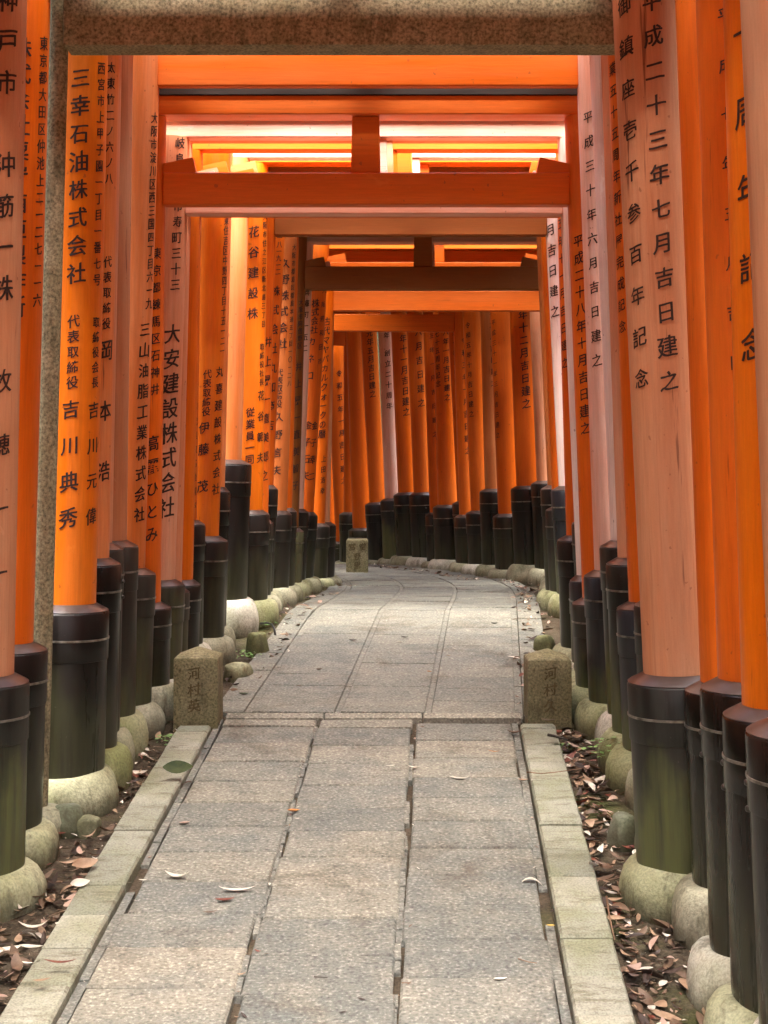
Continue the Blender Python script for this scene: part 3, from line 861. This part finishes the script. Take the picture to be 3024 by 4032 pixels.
# --- right hand row round the bend: the left pillars stand hidden behind the left row
def bend(Z, rp, col, r, label, ny, a=10, span=1.5, kd=.27, **kw):
    rb, _ = pillar_geom(Z, rp)
    lx, ly = rb.x - span * math.cos(R(a)), Z - span * math.sin(R(a))
    r *= 1.1
    gate(Z, dict(PX(lx, ly, .02, rim_h=.40, sl='black', hs=.05), Z=ly), dict(rp, Z=Z), col, r, label, ny=ny, kd=kd, **kw)
bend(9.85, P(2157, 1895, 2132, 1300, 1904, hs=.10, st='grey', t=[("廿記念", 1232, 1337, .2, 24)]), 'pink', .070, "faded pink torii gate, rightmost dim pillar at the bend", 1190, 6, 1.62)
bend(10.1, P(2077, 1915, 2053, 1306, 1924, hs=.11, st='grey', t=[("年十二月吉日建之", 1239, 1589, .2, 40)]), 'deep', .072, "deep orange torii gate with bold date second from right at the bend", 1200, 7, 1.52)
bend(10.4, P(2003, 2020, 1974, 1306, 2033, hs=.07, st='grey', t=[("平成三十一年三月吉日建之", 1268, 1712, -.72, 24)]), 'deep', .070, "deep orange torii gate with narrow date column third from right at the bend", 1205, 8)
bend(10.68, P(1948, 1925, 1932, 1306, 1935, hs=.08, st='grey', t=[("年六月吉日建之", 1231, 1508, .2, 27)]), 'dull', .068, "dull pinkish torii gate with tall sleeve fourth from right at the bend", 1205, 9)
bend(10.95, P(1891, 2010, 1861, 1306, 2020, hs=.07, st='white', t=[("令和五年十月吉日建之", 1280, 1629, -.5, 25)]), 'orange', .066, "orange torii gate with small date column fifth from right at the bend", 1208, 9)
bend(11.22, P(1842, 2025, 1819, 1306, 2036, hs=.07, st='grey', t=[("令和三年一月吉日建之", 1340, 1774, .25, 28)]), 'orange', .062, "orange torii gate whose low bright beam crosses the far end", 1306, 3, nh=.134)
bend(11.45, P(1831, 1972, 1797, 1306, 1982, hs=.07, st='grey', t=[("五十月吉日建之", 1310, 1540, -.3, 20)]), 'deep', .058, "slim deep orange torii gate half hidden seventh from right at the bend", 1205, 11)
bend(11.68, P(1763, 1987, 1746, 1306, 1997, hs=.07, st='white', t=[("七十五周年記念", 1315, 1510, -.65, 27), ("六年一月吉日建之", 1307, 1564, .22, 28)]), 'orange', .075, "orange torii gate with two character columns on one pillar in the far row", 1205, 12)
bend(11.9, P(1723, 2015, 1698, 1306, 2027, hs=.05, st='grey', t=[("三年一月吉日建之", 1322, 1709, .05, 22)]), 'deep', .060, "deep orange torii gate with short narrow sleeve in the far row", 1205, 13)
bend(12.12, P(1662, 1935, 1636, 1306, 1948, hs=.07, st='white', bolts=(12,), t=[("六月吉日建之", 1307, 1586, .35, 34)]), 'orange', .066, "orange torii gate with silver bolt on wide sleeve, right of its twin", 1205, 14)
bend(12.34, P(1600, 1935, 1573, 1306, 1948, hs=.08, st='grey', bolts=(40,), t=[("年十一月吉日建之", 1333, 1622, .42, 34)]), 'orange', .066, "orange torii gate with silver bolt at its sleeve edge, right of pink pillar", 1205, 15)
bend(12.55, P(1545, 1958, 1519, 1306, 1971, hs=.05, st='grey', sl='moss', t=[("年", 1320, 1320, .1, 26), ("創立二十周年", 1390, 1598, .1, 27)]), 'pale', .061, "only pale pink torii gate in the far row at the bend", 1205, 16)
bend(12.78, P(1486, 1972, 1452, 1306, 1986, hs=.04, st='grey', t=[("元年五月吉日建之", 1312, 1551, .1, 29)]), 'orange', .066, "orange torii gate beside the far inscribed marker stone", 1205, 17)
bend(13.05, P(1426, 2075, 1400, 1306, 2087, hs=.04), 'deep', .080, "deep orange torii gate whose low sleeve shows over the far marker stone", 1240, 18)
bend(13.35, P(1390, 2013, 1390, 1361, 2025, hs=.04, t=[("令和三年元旦建之", 1414, 1677, .0, 22, INK2)]), 'deep', .080, "deep orange torii gate with short low beam at the tunnel's far end", 1361, 18, nh=.125)
bend(13.7, P(1357, 2127, 1322, 1361, 2139, hs=.04, t=[("令和五年一月吉日建之", 1471, 1892, .22, 27)]), 'deep', .080, "deep orange torii gate with leaning date pillar left of the far marker stone", 1290, 18, kd=.46)
bend(14.1, P(1312, 2147, 1288, 1361, 2159, hs=.04), 'deep', .080, "farthest deep orange torii gate seen beside the last left pillar", 1290, 18, kd=.46)

bend(14.5, P(1268, 2170, 1248, 1361, 2180, hs=.04), 'deep', .080, "deep orange torii gate behind the end of the left row, nearer of two", 1270, 18, kd=.46)
bend(15.0, P(1225, 2180, 1208, 1361, 2190, hs=.04), 'deep', .080, "deep orange torii gate behind the end of the left row, farther of two", 1270, 18, kd=.46)

# ------------------------------------------------------------------ marker stones
def marker(px, Yf, wd, hgt, peak, label, cols, bottom_y, size, flat=False):
    b = at(px, bottom_y, Yf)
    b.y = Yf + wd / 2
    b.z = gz(Yf) - .01
    bm = bmesh.new()
    H = wd / 2
    n = 7
    def shell(z, k): return [bm.verts.new((x * H * k, y * H * k, z)) for x, y in ((-1, -1), (1, -1), (1, 1), (-1, 1))]
    lv = [shell(-.05, 1.0), shell(hgt * .5, .995), shell(hgt - .006, .99), shell(hgt, .965)]
    if flat: lv.append(shell(hgt + peak, .9))
    for a, c in zip(lv, lv[1:]):
        for i in range(4):
            j = (i + 1) % 4
            bm.faces.new((a[i], a[j], c[j], c[i]))
    if flat: bm.faces.new(lv[-1])
    else:
        ap = bm.verts.new((0, 0, hgt + peak))
        for i in range(4): bm.faces.new((lv[-1][i], lv[-1][(i + 1) % 4], ap))
    bm.faces.new(list(reversed(lv[0])))
    bmesh.ops.bevel(bm, geom=[e for e in bm.edges], offset=.0022, segments=2, affect='EDGES')
    bmesh.ops.subdivide_edges(bm, edges=bm.edges[:], cuts=2, use_grid_fill=True)
    for v in bm.verts:
        nn = mnoise.noise(Vector((v.co.x * 30 + px, v.co.y * 30, v.co.z * 30)))
        v.co += v.co.normalized() * nn * .0012
    o = obj("marker_stone", bm, STN['marker'], None, b, smooth='auto')
    tag(o, label, "marker stone", "inscribed marker stones")
    for txt, x0, z0, dz, sz in cols:
        items = [(ch, x0, z0 - i * dz, sz, sz) for i, ch in enumerate(txt)]
        bm = letters(items, lambda u, v, e=0: Vector((u, -H - .0012 - e, v)), 5)
        obj("inscription", bm, CARVE, o)
    return o
marker(770, 5.30, .167, .268, .036, "short pyramid topped stone marker with worn characters at left kerb end", [("河村英", -.006, .212, .060, .048)], 2850, .06)
marker(2165, 5.30, .165, .262, .034, "short pyramid topped stone marker with carved characters at right kerb end", [("河村久", .002, .212, .060, .048)], 2815, .06)
marker(1406, 11.1, .172, .258, .008, "flat topped inscribed stone marker at the far bend", [("営", -.04, .21, .06, .058), ("堂", .042, .212, .06, .058), ("野里", .0, .135, .07, .058)], 2243, .05, True)

# ------------------------------------------------------------------ loose rocks and slabs
def rock(x0, x1, y0, y1, mat, label, seed, flat=.75, cat="rock", name="rock"):
    p = on_ground((x0 + x1) / 2, y1 - (y1 - y0) * .12, -.02)
    wd = (x1 - x0) / FPX * p.y
    ht = (y1 - y0) / FPX * p.y
    bm = bmesh.new()
    bmesh.ops.create_icosphere(bm, subdivisions=4, radius=1)
    for v in bm.verts:
        n1 = mnoise.noise(v.co * 1.1 + Vector((seed, 0, 0))); n2 = mnoise.noise(v.co * 3 + Vector((seed, 5, 0)))
        v.co *= 1 + .22 * n1 + .05 * n2
        if v.co.z > flat: v.co.z = flat + (v.co.z - flat) * .25
        v.co = Vector((v.co.x * wd / 2, v.co.y * wd / 2, v.co.z * ht * .55 / max(flat, .5)))
    tag(obj(name, bm, STN[mat], None, p + Vector((0, wd * .3, ht * .25)), smooth=True), label, cat)
rock(178, 318, 3172, 3308, 'rock', "round grey green boulder beside the left row's second base stone", 1.3)
rock(290, 388, 3212, 3300, 'green', "flat pale green slab in the dirt left of the kerb", 4.1, .35)
rock(2396, 2520, 3205, 3365, 'rock', "angular grey boulder between right kerb and the big pink gate", 8.7)
rock(872, 992, 2612, 2690, 'green', "flat mossy slab beyond the left marker stone", 5.5, .4)
rock(968, 1056, 2490, 2600, 'moss', "mossy block below the bright white base stone on the left", 6.6, .6)
rock(2105, 2190, 2500, 2590, 'moss', "moss covered lump behind the right marker stone", 9.9, .7)

# ------------------------------------------------------------------ leaves
def leaf_bm(bm, M, L, W, curl, fold, mi=0, jag=0.0):
    n = 7
    rows = []
    for i in range(n + 1):
        t = i / n
        wv = W * math.sin(math.pi * min(1, t * .96 + .02)) ** .8 * (1 - .25 * t)
        x = (t - .5) * L
        z = curl * L * ((2 * t - 1) ** 2) * .5
        rows.append([bm.verts.new(M @ Vector((x, -wv / 2, z + fold * wv))), bm.verts.new(M @ Vector((x, 0, z))), bm.verts.new(M @ Vector((x, wv / 2, z + fold * wv)))])
    for a, b in zip(rows, rows[1:]):
        for k in (0, 1):
            f = bm.faces.new((a[k], b[k], b[k + 1], a[k + 1]))
            f.material_index = mi
            f.smooth = True
def build_litter():
    rnd = random.Random(21)
    bm = bmesh.new()
    keys = ['brown', 'red', 'tan', 'pink', 'dark', 'pale']
    wts = [.34, .07, .24, .07, .18, .10]
    def put(x, y, zlift, big=1.0):
        k = rnd.choices(range(6), wts)[0]
        L = rnd.choice((rnd.uniform(.012, .03), rnd.uniform(.025, .055), rnd.uniform(.045, .08))) * big
        M = Matrix.Translation((x, y, gz(y) - .012 + zlift)) @ Matrix.Rotation(rnd.uniform(0, 6.28), 4, 'Z') @ Matrix.Rotation(rnd.uniform(-.5, .5), 4, 'X') @ Matrix.Rotation(rnd.uniform(-.35, .35), 4, 'Y')
        leaf_bm(bm, M, L, L * rnd.uniform(.28, .5), rnd.uniform(-.25, .5), rnd.uniform(-.2, .45), k)
    for _ in range(700):                 # right verge
        y = rnd.uniform(2.2, 5.3)
        x = XR(y) + .135 + abs(rnd.gauss(0, .09))
        put(x, y, rnd.uniform(0, .018))
    for _ in range(560):                 # left verge
        y = rnd.uniform(2.8, 5.4)
        x = XL(y) - .125 - abs(rnd.gauss(0, .10))
        if rnd.random() < .5 + .5 * mnoise.noise(Vector((x * 4, y * 4, 0))): put(x, y, rnd.uniform(0, .016))
    for _ in range(420):                 # edges of the far run
        y = rnd.uniform(5.45, 10.5)
        cx = spline(CP, y)
        sd_ = rnd.choice((-1, 1, 1))
        x = cx + sd_ * (.56 + abs(rnd.gauss(0, .09)) - (.05 if rnd.random() < .2 else 0))
        put(x, y, rnd.uniform(.008, .02), .85)
    for _ in range(110):
        y = rnd.uniform(10.0, 12.2)
        x = pw([(9.8, .93), (10.4, .75), (11.2, .50), (11.9, .20), (12.5, -.1)], y) - .17 - abs(rnd.gauss(0, .06))
        put(x, y, .02, .8)
    for _ in range(900):                 # broken crumbs and needles trodden into the soil
        y = rnd.uniform(2.3, 5.3)
        x = XR(y) + .14 + abs(rnd.gauss(0, .10)) if rnd.random() < .6 else XL(y) - .13 - abs(rnd.gauss(0, .12))
        put(x, y, rnd.uniform(-.004, .006), .32)
    for _ in range(90):                  # crumbs along the gutters and kerbs
        y = rnd.uniform(2.9, 5.35)
        x = rnd.choice((XL(y) + .02, XR(y) - .02, XL(y) + .40, XL(y) + .78)) + rnd.gauss(0, .012)
        put(x, y, .014, .35)
    tag(obj("leaf_litter", bm, [LEAF[k] for k in keys]), "dry brown leaf litter scattered on the dirt beside the kerbs", "leaf litter", kind='stuff')
build_litter()
rl = random.Random(5)
def leaf(px, py, lpx, key, label, lift=.003, asp=.36, ang=None, curl=.25, fold=.25, tilt=0.0):
    p = on_ground(px, py, lift)
    L = lpx / FPX * p.y
    bm = bmesh.new()
    M = Matrix.Rotation(tilt, 4, 'X')
    leaf_bm(bm, M, L, L * asp, curl, fold, 0)
    o = obj("fallen_leaf", bm, LEAF[key], None, p)
    o.rotation_euler.z = rl.uniform(-.5, .5) if ang is None else ang
    tag(o, label, "leaf", "fallen leaves on the path")
K = .036
leaf(697, 3455, 100, 'pale', "pale curved leaf near the left gutter, larger of two white ones there", curl=.5, ang=-.15)
leaf(932, 3508, 140, 'pale', "longest pale slender leaf lying across a paver joint", asp=.2, ang=.05)
leaf(563, 3466, 36, 'pale', "tiny white leaf scrap in the left gutter")
leaf(885, 3546, 80, 'red', "crumpled reddish leaf below the longest pale leaf")
leaf(827, 3593, 60, 'brown', "small brown curl below the crumpled reddish leaf", asp=.25)
leaf(237, 3792, 130, 'red', "narrow red brown leaf lying on the left kerb", K, .18, .03)
leaf(165, 3863, 70, 'tan', "tan oval leaf on the left kerb under the red one", K)
leaf(313, 3481, 80, 'pale', "white oval leaf standing in the dirt against the left kerb", .02, .6, .6, tilt=.6)
leaf(122, 3734, 96, 'pale', "broad white leaf flat in the dirt at lower left", .01, .42, -.1)
leaf(130, 3655, 112, 'pale', "large pale curled leaf in the dirt at left edge", .02, .3, .1, curl=.5)
leaf(331, 3408, 120, 'tan', "big tan curled leaf in dirt beside left kerb", .03, .55, .8, tilt=.5)
leaf(2090, 3463, 95, 'pale', "silvery arched leaf beside the right gutter", .006, .3, -.12, curl=-.5)
leaf(1970, 3858, 58, 'pale', "small pale oval leaf in middle of right paver column, lower", asp=.5)
leaf(1348, 3987, 34, 'dark', "dark leaf scrap on the bottom middle pavers")
leaf(1424, 3936, 40, 'dark', "black leaf scrap near the lower middle gutter")
leaf(2169, 3647, 36, 'yellow', "yellow leaf scrap in the right gutter", asp=.6)
leaf(701, 3022, 118, 'green', "large dark green leaf standing on left kerb edge", .055, .55, .15, curl=.1, fold=.1, tilt=.9)
leaf(727, 3242, 48, 'pink', "pink leaf on left paver column", asp=.5)
leaf(1157, 3195, 50, 'orange', "reddish star like leaf in the left paver gutter", asp=.7)
leaf(1537, 3018, 40, 'pale', "pale leaf scrap on middle paver column")
leaf(1632, 3024, 52, 'pale', "pale leaf caught in the right paver gutter")
leaf(1807, 3067, 78, 'pale', "pale pointed leaf on right paver column, upper", asp=.26, ang=-.2)
leaf(2060, 3072, 44, 'tan', "tan leaf touching the right kerb")
leaf(1945, 2960, 48, 'orange', "thin orange leaf on right paver column", asp=.22)
leaf(2024, 2888, 56, 'brown', "brown leaf in right gutter before the kerb end", asp=.6, curl=.5)
leaf(2314, 3250, 62, 'tan', "ribbed tan curled leaf on the right litter", .04, .7, .9, curl=.7, tilt=.6)
leaf(1390, 2522, 32, 'dark', "black leaf on far left paver column", asp=.5)
leaf(1593, 2510, 34, 'dark', "dark leaf pair on far middle paver column", asp=.5)
leaf(1574, 2528, 26, 'pale', "pale scrap just below the dark leaf pair")
leaf(1946, 2455, 28, 'dark', "dark leaf on far right paver column", asp=.5)
leaf(1257, 2636, 28, 'brown', "brown leaf in middle of far left paver column", asp=.5)
leaf(1178, 2701, 28, 'brown', "brown leaf nearer the kerb on far left paver column", asp=.4)
leaf(1691, 2645, 24, 'orange', "orange brown leaf at far middle paver joint", asp=.5)
leaf(1766, 2582, 22, 'tan', "tan scrap on far right paver column")
leaf(1789, 2553, 18, 'pale', "tiny pale scrap on far right paver column")
leaf(960, 2733, 40, 'green', "small green leaf on edging beyond left marker", asp=.5)
leaf(2158, 2838, 60, 'brown', "brown leaf at the foot of right marker stone", K + .004, .35)

def twig(pts, r, mat, name, label, cat, dz=.01):
    bm = bmesh.new()
    tube(bm, [on_ground(x, y, dz) for x, y in pts], r, 6, .5)
    tag(obj(name, bm, mat, None, smooth=True), label, cat)
twig([(2074, 3040), (2130, 3046), (2190, 3040), (2292, 3026)], .0022, TWIG, "twig", "long thin twig lying across the right kerb", "twig", .042)
twig([(2158, 2893), (2190, 2900), (2240, 2915)], .006, STICK, "stick", "short black stick beside right kerb near marker", "stick", .045)
twig([(2040, 3775), (2082, 3788), (2115, 3792)], .0015, TWIG, "twig", "small twig near the right gutter at lower right", "twig", .006)
twig([(1236, 3846), (1290, 3849)], .0016, STICK, "twig", "tiny dark twig on lower middle pavers", "twig", .006)
twig([(2388, 3530), (2400, 3610), (2420, 3700)], .003, TWIG, "twig", "straw coloured stalk in litter along right kerb", "twig", .02)
bm = bmesh.new()
tube(bm, [at(1026, 2455, 6.85), at(1050, 2452, 6.78), at(1070, 2458, 6.7), at(1080, 2474, 6.66), at(1084, 2500, 6.64)], .005, 8)
tag(obj("black_cable", bm, CABLE, None, smooth=True), "short black cable bending beside the bright white base stone", "cable")

# ------------------------------------------------------------------ small plants
def tuft(px, py, h, n, label):
    p = on_ground(px, py, -.015)
    bm = bmesh.new()
    rnd = random.Random(px)
    for i in range(n):
        a = lerp(-.2, math.pi + .2, (i + .5) / n) + rnd.uniform(-.15, .15)
        L = h * rnd.uniform(.7, 1.1)
        d = Vector((math.cos(a), -abs(math.sin(a)) * .5, 0))
        prev = None
        for k in range(7):
            t = k / 6
            c = Vector((0, 0, 0)) + d * L * .75 * t ** 1.3 + Vector((0, 0, L * (t - .45 * t * t * (1 if abs(d.x) > .3 else .2))))
            wv = .0032 * (1 - t) ** .6 + .0002
            sdv = Vector((-d.y, d.x, 0)).normalized() * wv if abs(d.x) < .8 else Vector((0, wv, wv * .4))
            cur = (bm.verts.new(c - sdv), bm.verts.new(c + sdv))
            if prev: bm.faces.new((prev[0], prev[1], cur[1], cur[0]))
            prev = cur
    tag(obj("grass_tuft", bm, BLADE, None, p), label, "plant")
tuft(2200, 2838, .085, 9, "small tuft of green grass blades at the right marker's foot")
def weed(px, py, spread, n, label, lift=0.0, rise=.03, z=None):
    p = on_ground(px, py, -.015 + lift)
    bm = bmesh.new()
    rnd = random.Random(px * 3 + py)
    for i in range(n):
        x, y = rnd.gauss(0, spread), rnd.gauss(0, spread)
        zz = rnd.uniform(.004, rise)
        L = rnd.uniform(.010, .022)
        M = Matrix.Translation((x, y, zz)) @ Matrix.Rotation(rnd.uniform(0, 6.28), 4, 'Z') @ Matrix.Rotation(rnd.uniform(-.6, .6), 4, 'X')
        leaf_bm(bm, M, L, L * .75, .1, .1)
    tag(obj("weed", bm, WEED, None, p), label, "plant", "small weeds beside the kerbs")
weed(668, 2925, .03, 40, "clump of tiny green weeds at the left kerb below the marker")
weed(985, 2590, .045, 60, "bright green weeds beyond the left marker near a mossy slab")
weed(2218, 2960, .02, 26, "tiny green weeds beside the right kerb's second base stone")
weed(2395, 2985, .035, 60, "green creeper climbing the base stone before the big pink gate", .06, .07)
weed(2470, 3115, .02, 24, "few green leaves at the foot of big pink gate's neighbour")
weed(1058, 2470, .03, 40, "green weeds beside the black cable")
bpy.data.objects.remove(fo)
